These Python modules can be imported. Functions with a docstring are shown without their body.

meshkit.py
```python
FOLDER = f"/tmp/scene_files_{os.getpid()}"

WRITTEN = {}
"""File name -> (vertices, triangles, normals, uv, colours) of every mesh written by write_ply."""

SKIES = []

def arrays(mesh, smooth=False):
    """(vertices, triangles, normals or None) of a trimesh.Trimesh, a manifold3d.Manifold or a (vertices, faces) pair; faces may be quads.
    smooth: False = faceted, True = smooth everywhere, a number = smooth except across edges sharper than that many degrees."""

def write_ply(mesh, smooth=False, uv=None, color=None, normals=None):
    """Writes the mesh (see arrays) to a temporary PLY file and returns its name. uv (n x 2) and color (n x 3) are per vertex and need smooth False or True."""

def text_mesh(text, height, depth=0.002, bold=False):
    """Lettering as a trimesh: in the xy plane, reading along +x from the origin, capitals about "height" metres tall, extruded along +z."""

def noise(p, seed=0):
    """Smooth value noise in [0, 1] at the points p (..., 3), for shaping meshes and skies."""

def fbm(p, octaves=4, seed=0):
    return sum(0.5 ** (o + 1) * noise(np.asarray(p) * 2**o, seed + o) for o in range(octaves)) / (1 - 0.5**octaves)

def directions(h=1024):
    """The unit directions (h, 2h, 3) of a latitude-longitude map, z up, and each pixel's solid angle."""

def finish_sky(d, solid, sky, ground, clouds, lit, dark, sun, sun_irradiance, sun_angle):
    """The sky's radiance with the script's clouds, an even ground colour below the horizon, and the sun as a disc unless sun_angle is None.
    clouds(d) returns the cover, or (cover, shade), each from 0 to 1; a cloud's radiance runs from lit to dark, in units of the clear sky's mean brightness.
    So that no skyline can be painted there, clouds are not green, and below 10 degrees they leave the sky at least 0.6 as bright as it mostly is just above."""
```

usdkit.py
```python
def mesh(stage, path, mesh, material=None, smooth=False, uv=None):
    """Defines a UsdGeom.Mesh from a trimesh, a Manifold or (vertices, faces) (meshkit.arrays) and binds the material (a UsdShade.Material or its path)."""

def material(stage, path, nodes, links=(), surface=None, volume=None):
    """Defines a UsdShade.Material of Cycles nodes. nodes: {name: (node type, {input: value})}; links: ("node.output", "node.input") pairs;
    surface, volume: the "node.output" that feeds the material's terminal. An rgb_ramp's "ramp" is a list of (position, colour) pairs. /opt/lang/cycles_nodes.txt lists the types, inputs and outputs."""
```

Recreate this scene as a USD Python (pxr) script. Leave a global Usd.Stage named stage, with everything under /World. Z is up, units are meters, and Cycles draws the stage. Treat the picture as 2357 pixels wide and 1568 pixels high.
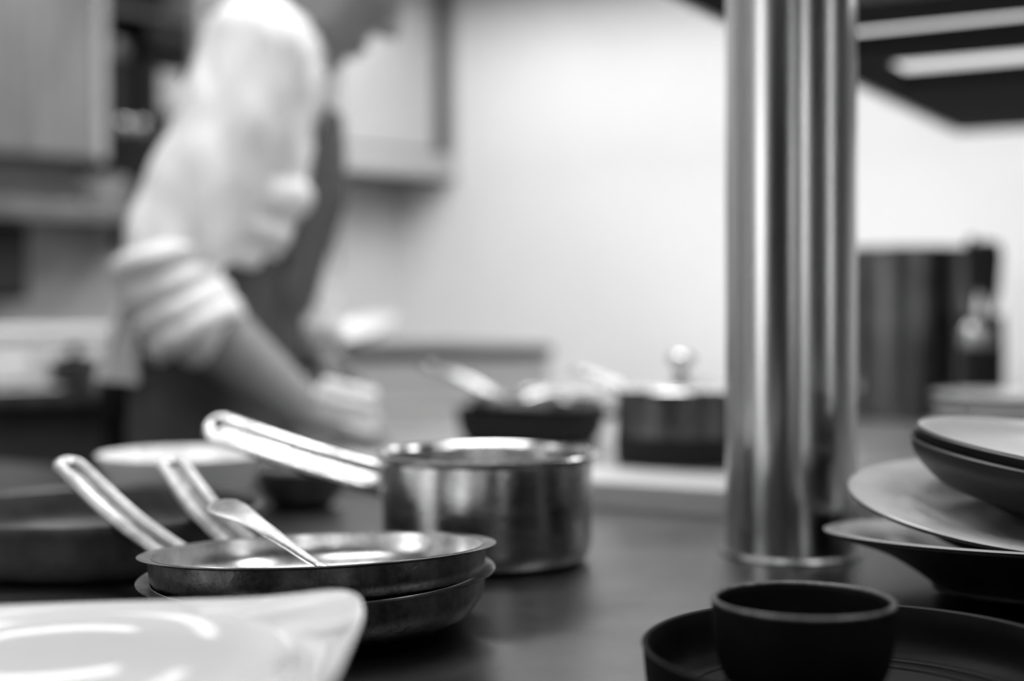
import math, random
import numpy as np
import trimesh
import manifold3d as m3
import usdkit, meshkit
from pxr import Usd, UsdGeom, UsdLux, Gf, Sdf

random.seed(4)
rng = np.random.default_rng(7)
stage = Usd.Stage.CreateInMemory()
UsdGeom.SetStageUpAxis(stage, UsdGeom.Tokens.z)
UsdGeom.SetStageMetersPerUnit(stage, 1.0)
W = UsdGeom.Xform.Define(stage, '/World')
stage.SetDefaultPrim(W.GetPrim())
UsdGeom.Scope.Define(stage, '/World/Looks')

# ------------------------------------------------------------------ camera, light, exposure
F, CX, HY = 3274.0, 1178.5, 718.0          # focal length in pixels, image centre, horizon row
TABLE = 0.900                               # height of the pass worktop
EYE = TABLE + 0.183
cam = UsdGeom.Camera.Define(stage, '/World/camera')
cam.AddTranslateOp().Set((0, 0, EYE))
cam.AddRotateXOp().Set(90)
cam.CreateFocalLengthAttr(50.0)
cam.CreateHorizontalApertureAttr(36.0)
cam.CreateVerticalApertureAttr(36.0 * 1568 / 2357)
cam.CreateVerticalApertureOffsetAttr(-(784 - HY) / 2357 * 36.0)
cam.CreateClippingRangeAttr((0.02, 100.0))
cam.CreateFStopAttr(2.5)
cam.CreateFocusDistanceAttr(0.765)
cam.CreateExposureAttr(0.0)

dome = UsdLux.DomeLight.Define(stage, '/World/sky_light')      # daylight, only through the unseen windows
dome.CreateIntensityAttr(1.3)
dome.CreateColorAttr((1, 1, 1))


def rect_light(name, pos, w, h, intensity, yaw=0.0):
    l = UsdLux.RectLight.Define(stage, '/World/' + name)
    l.AddTranslateOp().Set(pos)
    l.AddRotateZOp().Set(math.degrees(yaw))
    l.CreateWidthAttr(w)
    l.CreateHeightAttr(h)
    l.CreateIntensityAttr(intensity)
    return l


KA = math.radians(30)                                         # the island and pass run 30 degrees off the view axis
U = np.array([math.sin(KA), math.cos(KA)])                    # away, to the right
V = np.array([-math.cos(KA), math.sin(KA)])                   # away, to the left
KY_ = math.atan2(-V[1], -V[0])
rect_light('unseen_chef_lamp', (0.02, 1.64, 2.64), 1.0, 0.6, 18.0, KY_)  # out of view overhead, lights the chef's shoulder, sleeve and hand
rect_light('unseen_canopy_lamp', (0.02, 2.88, 1.83), 0.80, 0.10, 20.0, KY_)      # out of view under the canopy, placed to brighten the white wall
rect_light('unseen_canopy_lamp_mid', (0.66, 2.42, 1.83), 0.65, 0.10, 20.0, KY_)  # out of view, evens out the brightness along the white wall
rect_light('unseen_canopy_lamp_right', (1.30, 2.40, 1.83), 0.75, 0.08, 13.0, KY_)  # out of view, placed to reach the wall behind the overhead shelf
rect_light('unseen_left_lamp', (-1.25, 1.70, 2.64), 0.9, 0.3, 5.0, math.radians(40))  # out of view, placed to light the left cabinets and wall
rect_light('unseen_pass_lamp', (-0.30, 0.95, 2.64), 1.2, 0.18, 10.0, math.radians(8))  # out of view over the pass, makes the platter highlights
rect_light('unseen_pass_lamp_right', (1.15, 0.62, 2.64), 0.8, 0.3, 16.0, KY_)  # out of view, lights the stacked plates and bowls on the right
rect_light('unseen_dining_lamp', (-0.90, -0.25, 2.64), 1.5, 0.45, 7.0, 0.0)  # out of view behind the camera, brightens the insides of the pans


# ------------------------------------------------------------------ helpers
def P(px, py, y):
    """The point of the place seen at a pixel of the photograph at a given distance."""
    return np.array([(px - CX) / F * y, y, EYE - (py - HY) / F * y])


USED = {}


def numbered(parent, name):
    k = (parent, name)
    n = USED.get(k, 0)
    USED[k] = n + 1
    return name if n == 0 else f'{name}_{n:03d}'


def tag(prim, label=None, cat=None, group=None, kind=None):
    for k, v in (('label', label), ('category', cat), ('group', group), ('kind', kind)):
        if v:
            prim.SetCustomDataByKey(k, v)
    return prim


def thing(name, label, cat, loc=(0, 0, 0), rz=0.0, tilt=None, group=None, kind=None):
    """An Xform at the thing's base; tilt = (axis xyz, degrees)."""
    path = '/World/' + numbered('/World', name)
    x = UsdGeom.Xform.Define(stage, path)
    x.AddTranslateOp().Set(tuple(float(c) for c in loc))
    if tilt is not None:
        q = Gf.Rotation(Gf.Vec3d(*tilt[0]), tilt[1]).GetQuat()
        x.AddOrientOp(UsdGeom.XformOp.PrecisionDouble).Set(q)
    if rz:
        x.AddRotateZOp().Set(math.degrees(rz))
    return tag(x.GetPrim(), label, cat, group, kind)


def part(name, mesh, mat, parent, smooth=35, label=None, kind=None):
    pp = str(parent.GetPath())
    path = pp + '/' + numbered(pp, name)
    m = usdkit.mesh(stage, path, mesh, mat, smooth=smooth)
    return tag(m.GetPrim(), label, kind=kind)


def single(name, mesh, mat, label, cat, group=None, kind=None, smooth=35):
    path = '/World/' + numbered('/World', name)
    m = usdkit.mesh(stage, path, mesh, mat, smooth=smooth)
    return tag(m.GetPrim(), label, cat, group, kind)


def struct(name, mesh, mat, smooth=30):
    m = usdkit.mesh(stage, '/World/' + name, mesh, mat, smooth=smooth)
    return tag(m.GetPrim(), kind='structure')


def copy_of(src, name, label, loc, rz=0.0, tilt=None, group=None, cat=None):
    t = thing(name, label, cat or src.GetCustomDataByKey('category'), loc, rz, tilt, group)
    t.GetReferences().AddInternalReference(src.GetPath())
    t.SetInstanceable(True)
    return t


def cat_(*ms):
    return trimesh.util.concatenate([m for m in ms])


def lathe(profile, n=96, deform=None):
    """Revolves a (radius, z) polyline about z; points on the axis become poles."""
    prof = [(max(r, 0.0), z) for r, z in profile]
    vs, rows = [], []
    ang = np.arange(n) * 2 * np.pi / n
    for r, z in prof:
        if r < 1e-7:
            rows.append(('p', len(vs)))
            vs.append((0, 0, z))
        else:
            rows.append(('r', len(vs)))
            vs += [(r * math.cos(a), r * math.sin(a), z) for a in ang]
    fs = []
    for (ka, a), (kb, b) in zip(rows[:-1], rows[1:]):
        for i in range(n):
            j = (i + 1) % n
            if ka == 'r' and kb == 'r':
                fs += [(a + i, a + j, b + j), (a + i, b + j, b + i)]
            elif ka == 'p' and kb == 'r':
                fs.append((a, b + j, b + i))
            elif ka == 'r' and kb == 'p':
                fs.append((a + i, a + j, b))
    v = np.array(vs, float)
    if deform is not None:
        v = deform(v)
    return trimesh.Trimesh(v, np.array(fs), process=False)


def spline(pts, n):
    """Catmull-Rom through the points."""
    p = np.asarray(pts, float)
    if len(p) == 2:
        t = np.linspace(0, 1, n)[:, None]
        return p[0] * (1 - t) + p[1] * t
    q = np.vstack([2 * p[0] - p[1], p, 2 * p[-1] - p[-2]])
    out = []
    for t in np.linspace(0, len(p) - 1 - 1e-9, n):
        i, s = int(t), t - int(t)
        a, b, c, d = q[i:i + 4]
        out.append(0.5 * (2 * b + (c - a) * s + (2 * a - 5 * b + 4 * c - d) * s * s + (3 * b - a - 3 * c + d) * s ** 3))
    return np.array(out)


def prof(pts, n):
    return [tuple(x) for x in spline(pts, n)]


def sweep(path, section, up=(0, 0, 1), scale=None, caps=True):
    """Sweeps a closed 2D section (n x 2; x sideways, y along 'up') along a path; scale may be (k x 2) per path point."""
    p = np.asarray(path, float)
    s = np.asarray(section, float)
    t = np.gradient(p, axis=0)
    t /= np.linalg.norm(t, axis=1, keepdims=True)
    up = np.broadcast_to(np.asarray(up, float), p.shape)
    side = np.cross(t, up)
    side /= np.linalg.norm(side, axis=1, keepdims=True) + 1e-12
    nn = np.cross(side, t)
    sc = np.ones((len(p), 2)) if scale is None else np.asarray(scale, float)
    v = p[:, None] + s[None, :, :1] * sc[:, None, :1] * side[:, None] + s[None, :, 1:] * sc[:, None, 1:] * nn[:, None]
    k, m = len(p), len(s)
    f = []
    for i in range(k - 1):
        for j in range(m):
            a, b, c, d = i * m + j, i * m + (j + 1) % m, (i + 1) * m + (j + 1) % m, (i + 1) * m + j
            f += [(a, b, c), (a, c, d)]
    v = v.reshape(-1, 3)
    if caps:
        n0 = len(v)
        v = np.vstack([v, p[0], p[-1]])
        for j in range(m):
            f.append((n0, (j + 1) % m, j))
            f.append((n0 + 1, (k - 1) * m + j, (k - 1) * m + (j + 1) % m))
    me = trimesh.Trimesh(v, np.array(f), process=False)
    if me.volume < 0:
        me.invert()
    return me


def circle(r, n=12, ry=None):
    a = np.arange(n) * 2 * np.pi / n
    return np.stack([r * np.cos(a), (ry or r) * np.sin(a)], 1)


def tube(path, r, n=12, up=(0, 0, 1)):
    r = np.broadcast_to(r, (len(path),))
    return sweep(path, circle(1.0, n), up, np.stack([r, r], 1))


def M2T(m):
    me = m.to_mesh()
    return trimesh.Trimesh(np.array(me.vert_properties[:, :3], float), np.array(me.tri_verts), process=False)


def rbox(sx, sy, sz, b=0.004, seg=8, center=(0, 0, 0)):
    """A box with rounded edges."""
    b = min(b, sx / 2.01, sy / 2.01, sz / 2.01)
    s = m3.Manifold.sphere(b, seg)
    hx, hy, hz = sx / 2 - b, sy / 2 - b, sz / 2 - b
    m = m3.Manifold.batch_hull([s.translate((x, y, z)) for x in (-hx, hx) for y in (-hy, hy) for z in (-hz, hz)])
    t = M2T(m)
    t.apply_translation(center)
    return t


def box(sx, sy, sz, center=(0, 0, 0)):
    t = trimesh.creation.box((sx, sy, sz))
    t.apply_translation(center)
    return t


def yawed(mesh, ang, at=(0, 0, 0)):
    mesh = mesh.copy()
    mesh.apply_transform(trimesh.transformations.rotation_matrix(ang, (0, 0, 1)))
    mesh.apply_translation(at)
    return mesh


def hull_limb(chain, seg=24):
    """Union of the hulls of neighbouring spheres (point, radius)."""
    out = []
    for (a, ra), (b, rb) in zip(chain[:-1], chain[1:]):
        out.append(m3.Manifold.batch_hull([m3.Manifold.sphere(ra, seg).translate(tuple(a)), m3.Manifold.sphere(rb, seg).translate(tuple(b))]))
    return out


def blob(pts, seg=20):
    """Hull of any number of spheres (point, radius)."""
    return m3.Manifold.batch_hull([m3.Manifold.sphere(r, seg).translate(tuple(p)) for p, r in pts])


def union(ms):
    return m3.Manifold.batch_boolean(ms, m3.OpType.Add)


def smoothed(man, length=0.014, it=10):
    t = M2T(man.refine_to_length(length))
    t = trimesh.Trimesh(t.vertices, t.faces, process=True)
    trimesh.smoothing.filter_taubin(t, lamb=0.5, nu=0.53, iterations=it)
    return t


# ------------------------------------------------------------------ materials
def mat(name, base, rough=0.5, metal=0.0, noise=None, rough_noise=None, bump=None, spec=0.5, coat=0.0, aniso=None, sheen=0.0):
    """Principled with optional colour noise (scale, amount), roughness noise (scale, amount), bump (scale, strength, xyz stretch)."""
    base = (base,) * 3 if np.ndim(base) == 0 else base
    n = {'p': ('principled_bsdf', {'base_color': base, 'roughness': rough, 'metallic': metal, 'specular_ior_level': spec, 'coat_weight': coat, 'sheen_weight': sheen}),
         'tc': ('texture_coordinate', {})}
    l = []
    if noise:
        sc, amt, st = noise
        n['m1'] = ('mapping', {'scale': st})
        n['n1'] = ('noise_texture', {'scale': sc, 'detail': 5.0, 'roughness': 0.6})
        lo, hi = [tuple(np.clip(np.array(base) * (1 + s * amt), 0, 1)) for s in (-1, 1)]
        n['r1'] = ('rgb_ramp', {'ramp': [(0.3, lo), (0.7, hi)]})
        l += [('tc.object', 'm1.vector'), ('m1.vector', 'n1.vector'), ('n1.fac', 'r1.fac'), ('r1.color', 'p.base_color')]
    if rough_noise:
        sc, amt, st = rough_noise
        n['m2'] = ('mapping', {'scale': st})
        n['n2'] = ('noise_texture', {'scale': sc, 'detail': 6.0, 'roughness': 0.65})
        n['r2'] = ('map_range', {'from_min': 0.3, 'from_max': 0.7, 'to_min': max(rough - amt, 0.02), 'to_max': rough + amt, 'clamp': True})
        l += [('tc.object', 'm2.vector'), ('m2.vector', 'n2.vector'), ('n2.fac', 'r2.value'), ('r2.result', 'p.roughness')]
    if bump:
        sc, strength, st = bump
        n['m3'] = ('mapping', {'scale': st})
        n['n3'] = ('noise_texture', {'scale': sc, 'detail': 4.0, 'roughness': 0.6})
        n['b'] = ('bump', {'strength': strength, 'distance': 0.001})
        l += [('tc.object', 'm3.vector'), ('m3.vector', 'n3.vector'), ('n3.fac', 'b.height'), ('b.normal', 'p.normal')]
    if aniso:
        n['p'][1]['anisotropic'] = aniso
    return usdkit.material(stage, '/World/Looks/' + name, n, l, surface='p.BSDF')


def emitter(name, strength, col=(1, 1, 1)):
    return usdkit.material(stage, '/World/Looks/' + name, {'e': ('emission', {'color': col, 'strength': strength})}, [], surface='e.emission')


ONE = (1, 1, 1)
M = dict(
    table=mat('worn_steel_top', 0.09, 0.34, 1.0, noise=(9, 0.3, ONE), rough_noise=(5, 0.06, ONE), bump=(70, 0.05, (1, 4, 1)), spec=0.9),
    steel=mat('polished_steel', 0.60, 0.20, 1.0, noise=(14, 0.18, ONE), rough_noise=(30, 0.08, (1, 1, 3)), bump=(40, 0.04, (1, 1, 8))),
    satin=mat('satin_steel', 0.74, 0.30, 1.0, noise=(30, 0.12, ONE), rough_noise=(30, 0.06, ONE)),
    brushed=mat('brushed_steel', 0.60, 0.20, 1.0, noise=(14, 0.15, ONE), rough_noise=(30, 0.06, (1, 1, 3)), bump=(50, 0.10, (1, 1, 30))),
    steel_dull=mat('dull_steel', 0.20, 0.36, 1.0, noise=(70, 0.5, ONE), rough_noise=(25, 0.12, ONE), bump=(260, 0.25, ONE)),
    steel_in=mat('pan_inner_steel', 0.82, 0.25, 1.0, noise=(22, 0.2, ONE), rough_noise=(18, 0.09, ONE)),
    post=mat('post_steel', 0.58, 0.24, 1.0, noise=(10, 0.06, (1, 1, 0.15)), rough_noise=(40, 0.05, (1, 1, 0.05))),
    panel=mat('panel_steel', 0.36, 0.38, 1.0, noise=(3, 0.12, (1, 1, 0.3)), rough_noise=(6, 0.08, (6, 6, 0.4))),
    panel_light=mat('panel_light_steel', 0.48, 0.45, 0.25, noise=(3, 0.08, ONE)),
    panel_dark=mat('dark_steel', 0.10, 0.4, 0.6, noise=(5, 0.2, ONE)),
    stove=mat('stove_top_steel', 0.45, 0.35, 0.8, noise=(8, 0.25, ONE), rough_noise=(9, 0.1, ONE)),
    black_iron=mat('black_iron', 0.012, 0.6, 0.0, bump=(200, 0.2, ONE), spec=0.25),
    matt_black=mat('matt_black', 0.012, 0.9, 0.0, spec=0.1),
    dark_pot=mat('dark_pot_steel', 0.16, 0.30, 1.0, noise=(12, 0.3, ONE)),
    black=mat('black_glaze', 0.005, 0.55, 0.0, noise=(30, 0.5, ONE), bump=(90, 0.1, ONE), spec=0.12),
    wet_black=mat('wet_black_glaze', 0.008, 0.12, 0.0),
    black_rim=mat('worn_black_rim', 0.07, 0.4, 0.0, noise=(160, 0.8, ONE), bump=(300, 0.3, ONE)),
    slate=mat('slate_stoneware', 0.06, 0.5, 0.0, noise=(40, 0.4, ONE), bump=(120, 0.25, ONE)),
    white=mat('white_glaze', 0.70, 0.07, 0.0, coat=0.4),
    white_bowl=mat('white_porcelain', 0.84, 0.14, 0.0),
    grey_glaze=mat('grey_glaze', 0.05, 0.25, 0.0, noise=(60, 0.3, ONE)),
    dark_under=mat('dark_bowl_glaze', 0.008, 0.45, 0.0, noise=(40, 0.3, ONE)),
    pale_glaze=mat('pale_glaze', 0.62, 0.3, 0.0, noise=(30, 0.05, ONE)),
    grey_plate=mat('grey_plate_glaze', 0.42, 0.22, 0.0, noise=(30, 0.1, ONE)),
    wall_white=mat('white_wall_paint', 0.84, 0.6, 0.0, noise=(4, 0.02, ONE)),
    wall_pale=mat('pale_grey_wall_paint', 0.66, 0.5, 0.0, noise=(4, 0.04, ONE)),
    wall_grey=mat('grey_wall_paint', 0.35, 0.6, 0.0, noise=(4, 0.06, ONE)),
    wall_dark=mat('dark_wall_paint', 0.07, 0.7, 0.0, noise=(4, 0.1, ONE)),
    floor=mat('floor_tile', 0.05, 0.5, 0.0, noise=(6, 0.25, ONE)),
    ceil=mat('ceiling_paint', 0.14, 0.8, 0.0, noise=(5, 0.04, ONE)),
    cloth=mat('white_cotton', 0.82, 0.9, 0.0, noise=(120, 0.04, ONE), bump=(900, 0.2, ONE), sheen=0.1, spec=0.2),
    apron=mat('grey_apron_cloth', 0.105, 0.9, 0.0, noise=(150, 0.15, ONE), bump=(900, 0.2, ONE), spec=0.2),
    trousers=mat('black_trousers', 0.008, 0.9, 0.0, spec=0.1),
    skin=mat('skin', (0.25, 0.25, 0.25), 0.5, 0.0, noise=(60, 0.06, ONE)),
    hair=mat('dark_hair', 0.03, 0.5, 0.0, noise=(200, 0.4, (1, 1, 0.2))),
    rubber=mat('black_rubber', 0.012, 0.6, 0.0),
    tube=emitter('lit_diffuser', 1.1),
    tube_unseen=emitter('unseen_diffuser', 8.0),  # nearest shelf strip, out of view, strengthened to light plates and wall
    frame=mat('window_frame', 0.2, 0.5, 0.0),
)
M['glass'] = usdkit.material(stage, '/World/Looks/window_glass', {
    't': ('transparent_bsdf', {'color': (0.97, 0.97, 0.97)}), 'g': ('glossy_bsdf', {'color': (1, 1, 1), 'roughness': 0.02}),
    'f': ('fresnel', {'IOR': 1.45}), 'x': ('mix_closure', {})},
    [('f.fac', 'x.fac'), ('t.BSDF', 'x.closure1'), ('g.BSDF', 'x.closure2')], surface='x.closure')

# ------------------------------------------------------------------ the room
CEIL = 2.70
C = np.array([-0.138, 3.40])                                  # corner where the white wall meets the cabinet wall
LW = np.array([math.sin(math.radians(50)), math.cos(math.radians(50))])   # the cabinet wall runs along this
LN = np.array([LW[1], -LW[0]])                                # its inward normal (towards the room)
XR, XL, YF = 3.0, -3.0, -3.5
tR = (XR - C[0]) / -V[0]
R1 = C - V * tR
sL = (C[0] - XL) / LW[0]
L1 = C - LW * sL


def wall_between(a, b, z0, z1, thick, inside):
    """A wall slab whose room face runs from a to b; it thickens away from the point 'inside'."""
    a, b = np.asarray(a, float), np.asarray(b, float)
    d = b - a
    L = np.linalg.norm(d)
    d = d / L
    n = np.array([-d[1], d[0]])
    if np.dot(np.asarray(inside) - a, n) > 0:
        n = -n
    c = (a + b) / 2 + n * thick / 2
    return yawed(box(L, thick, z1 - z0), math.atan2(d[1], d[0]), (c[0], c[1], (z0 + z1) / 2))


inside = (0, 0)
floor_poly = np.array([[XL - .1, YF - .1], [XR + .1, YF - .1], [XR + .1, R1[1] + .1], [C[0], C[1] + .25], [XL - .1, L1[1] + .1]])
from shapely.geometry import Polygon
fl = trimesh.creation.extrude_polygon(Polygon(floor_poly), 0.1, engine='earcut')
fl.apply_translation((0, 0, -0.1))
struct('floor', fl, M['floor'])
ce = trimesh.creation.extrude_polygon(Polygon(floor_poly), 0.1, engine='earcut')
ce.apply_translation((0, 0, CEIL))
struct('ceiling', ce, M['ceil'])
struct('wall_back', wall_between(C + V * 0.35, R1, 0, CEIL, 0.12, inside), M['wall_white'])
LB = LN * -0.16                                               # the wall lies behind the cabinet fronts
struct('wall_left', wall_between(C + LB + LW * 0.12, L1 + LB - LW * 0.1, 0, CEIL, 0.12, inside), M['wall_pale'])


def pierced(a, b, z0, z1, thick, holes):
    """A wall from a to b with window openings (from, to, sill, head) measured along it; one mesh, and the openings."""
    a, b = np.asarray(a, float), np.asarray(b, float)
    L = np.linalg.norm(b - a)
    cuts, out, at = sorted(holes), [], 0.0
    d = (b - a) / L
    seg = lambda s, e, lo, hi: wall_between(a + d * s, a + d * e, lo, hi, thick, inside)
    for s, e, lo, hi in cuts:
        out += [seg(at, s, z0, z1), seg(s, e, z0, lo), seg(s, e, hi, z1)]
        at = e
    out.append(seg(at, L, z0, z1))
    return cat_(*out), [(a + d * s, a + d * e, lo, hi) for s, e, lo, hi in cuts]


WINS = []  # windows out of view, placed for the bright strips reflected in the post
m_, w_ = pierced((XL, YF), (XR, YF), 0, CEIL, 0.15, [(2.40, 2.70, 0.90, 2.45), (4.05, 4.65, 0.90, 2.45)])
struct('wall_front', m_, M['wall_dark']); WINS += w_
m_, w_ = pierced((XL, L1[1]), (XL, YF), 0, CEIL, 0.15, [(1.0, 2.1, 0.90, 2.45)])
struct('wall_side_left', m_, M['wall_dark']); WINS += w_
m_, w_ = pierced((XR, YF), (XR, R1[1]), 0, CEIL, 0.15, [(2.85, 3.25, 0.90, 2.45)])
struct('wall_right', m_, M['wall_dark']); WINS += w_
for k, (a, b, lo, hi) in enumerate(WINS):
    w = thing(f'window_{k + 1}', None, None, kind='structure')
    d = (b - a) / np.linalg.norm(b - a)
    n = np.array([-d[1], d[0]])
    if np.dot(-a, n) > 0:
        n = -n
    yaw, mid = math.atan2(d[1], d[0]), (a + b) / 2 + n * 0.06
    wd = np.linalg.norm(b - a)
    fr = [box(wd, 0.05, 0.05, (0, 0, lo + 0.025)), box(wd, 0.05, 0.05, (0, 0, hi - 0.025)),
          box(0.05, 0.05, hi - lo, (-wd / 2 + 0.025, 0, (lo + hi) / 2)), box(0.05, 0.05, hi - lo, (wd / 2 - 0.025, 0, (lo + hi) / 2))]
    part('window_frame', yawed(cat_(*fr), yaw, (*mid, 0)), M['frame'], w)
    part('pane', yawed(box(wd - 0.1, 0.006, hi - lo - 0.1, (0, 0, (lo + hi) / 2)), yaw, (*mid, 0)), M['glass'], w)

# ------------------------------------------------------------------ pass counter, post, stove island
E0 = np.array([0.129, 1.31])                                  # a point on the far edge of the pass worktop
KY = math.atan2(-V[1], -V[0])                                 # yaw whose local +x runs along -V (to the right, nearer) and +y along U


def kf(t, s, z=0.0):
    """Kitchen frame: t along V (left) and s along U (away) from the far edge of the pass."""
    p = E0 + V * t + U * s
    return (p[0], p[1], z)


def kbox(t0, t1, s0, s1, z0, z1, b=0.003):
    return yawed(rbox(t1 - t0, s1 - s0, z1 - z0, b), KY, kf((t0 + t1) / 2, (s0 + s1) / 2, (z0 + z1) / 2))


t = thing('pass_counter', 'dark worn steel pass counter holding the pans, bowls and plates', 'counter')
part('worktop', kbox(-1.6, 1.9, -1.6, -0.002, TABLE - 0.04, TABLE), M['table'], t)
part('cabinet_body', kbox(-1.55, 1.85, -1.5, -0.06, 0.1, TABLE - 0.04), M['panel_dark'], t)
part('plinth', kbox(-1.5, 1.8, -1.4, -0.12, 0.0, 0.1), M['black_iron'], t)

pp = P(1820, 0, 1.075)
t = thing('support_post', 'thick round brushed steel post rising from the pass counter', 'post', (pp[0], pp[1], TABLE))
part('tube', lathe([(0, 0.002), (0.0488, 0.002), (0.0488, 1.798), (0, 1.798)], 128), M['post'], t)
part('base_ring', lathe([(0.0488, 0.0), (0.0530, 0.0), (0.0530, 0.0015), (0.0505, 0.004), (0.0488, 0.004)], 128), M['steel_dull'], t)

STOVE = TABLE + 0.018


def slab(poly, z0, z1):
    m = trimesh.creation.extrude_polygon(Polygon(poly), z1 - z0, engine='earcut')
    m.apply_translation((0, 0, z0))
    return m


def k2(t, s):
    return kf(t, s)[:2]


t = thing('stove_island', 'steel stove island behind the pass, with a bright raised edge', 'stove')
part('raised_edge', kbox(-1.4, 0.50, 0.002, 0.12, TABLE - 0.30, TABLE + 0.024), M['panel_light'], t)
isl = [k2(0.50, 0.122), (-0.245, 1.75), (-0.245, 2.33), (0.085, 2.44), k2(0.60, 1.62), k2(-1.4, 1.62), k2(-1.4, 0.122)]
part('cooktop', slab(isl, STOVE - 0.05, STOVE), M['stove'], t)
sh = Polygon(isl).buffer(-0.03)
part('body', slab(list(sh.exterior.coords), 0.1, STOVE - 0.05), M['panel_dark'], t)
part('plinth', slab(list(Polygon(isl).buffer(-0.08).exterior.coords), 0.0, 0.1), M['black_iron'], t)

# low cabinet behind the pans
a, b = np.array(P(800, 0, 2.37)[:2]), np.array(P(1266, 0, 2.56)[:2])
yaw = math.atan2(b[1] - a[1], b[0] - a[0])
wd = np.linalg.norm(b - a)
nb = np.array([-math.sin(yaw), math.cos(yaw)])
mid = (a + b) / 2 + nb * 0.20
t = thing('low_cabinet', 'low grey steel cabinet with a dark top, behind the black pan', 'cabinet', (mid[0], mid[1], 0), yaw)
part('body', rbox(wd, 0.40, 0.90, 0.006, center=(0, 0, 0.55)), M['panel_light'], t)
part('top_slab', rbox(wd + 0.01, 0.41, 0.022, 0.006, center=(0, 0, 1.012)), M['panel_dark'], t)
part('door', rbox(wd - 0.04, 0.012, 0.80, 0.004, center=(0, -0.206, 0.53)), M['panel_light'], t)
part('plinth', box(wd - 0.04, 0.34, 0.10, (0, 0, 0.05)), M['black_iron'], t)

# overhead shelf with lit diffusers above the stove
HZ = 1.391
hc = P(2210, 290, 2.45)
HT = float(np.dot(hc[:2] - E0, V))
HS = float(np.dot(hc[:2] - E0, U))


def hbox(d0, d1, s0, s1, z0, z1, b=0.003):
    """In the shelf's frame: d metres to the right of its left edge, s metres back from its far edge."""
    return kbox(HT - d1, HT - d0, HS - s1, HS - s0, z0, z1, b)


t = thing('overhead_shelf', 'black overhead shelf with lit strips in its underside, above the stove', 'shelf')
SHW, SHD = 0.52, 1.36
part('deck', hbox(0, SHW, 0, SHD, HZ + 0.055, HZ + 0.085), M['panel_dark'], t)
part('lip', hbox(-0.012, 0.0, 0, SHD, HZ - 0.0, HZ + 0.085), M['panel_light'], t, label='pale edge trim')
bars = [(0.0, 0.552), (0.745, 0.840), (0.973, 1.093), (1.236, SHD)]
for s0, s1 in bars:
    part('bar', hbox(0, SHW, s0, s1, HZ, HZ + 0.055), M['matt_black'], t)
for (s0, s1) in ((0.552, 0.745), (0.840, 0.973), (1.093, 1.236)):
    part('diffuser', hbox(0.05, SHW - 0.05, s0 + 0.008, s1 - 0.008, HZ + 0.020, HZ + 0.050), M['tube_unseen' if s0 > 1.0 else 'tube'], t, label='lit white strip')  # the nearest strip is out of view and glows brighter
    part('bar', hbox(0, 0.05, s0, s1, HZ, HZ + 0.055), M['matt_black'], t)
for d in (0.06, SHW - 0.06):
    for s_ in (0.12, SHD - 0.10):
        q = kf(HT - d, HS - s_)
        top = 1.85 if s_ < 0.3 else CEIL
        part('hanger_rod', yawed(trimesh.creation.cylinder(0.008, top - HZ - 0.085, sections=12), 0, (q[0], q[1], (top + HZ + 0.085) / 2)), M['steel_dull'], t)

# unseen dark canopy above the white wall, darkening reflections in the worktop
q = kf(-0.35, 1.676 - 0.36, 0)
t = thing('unseen_dark_canopy', 'unseen dark canopy above the white wall, darkening the worktop reflections', 'unseen_canopy')
part('body', kbox(-1.6, 1.0, 1.676 - 0.62, 1.668, 1.85, CEIL - 0.01), M['black_iron'], t)

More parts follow.
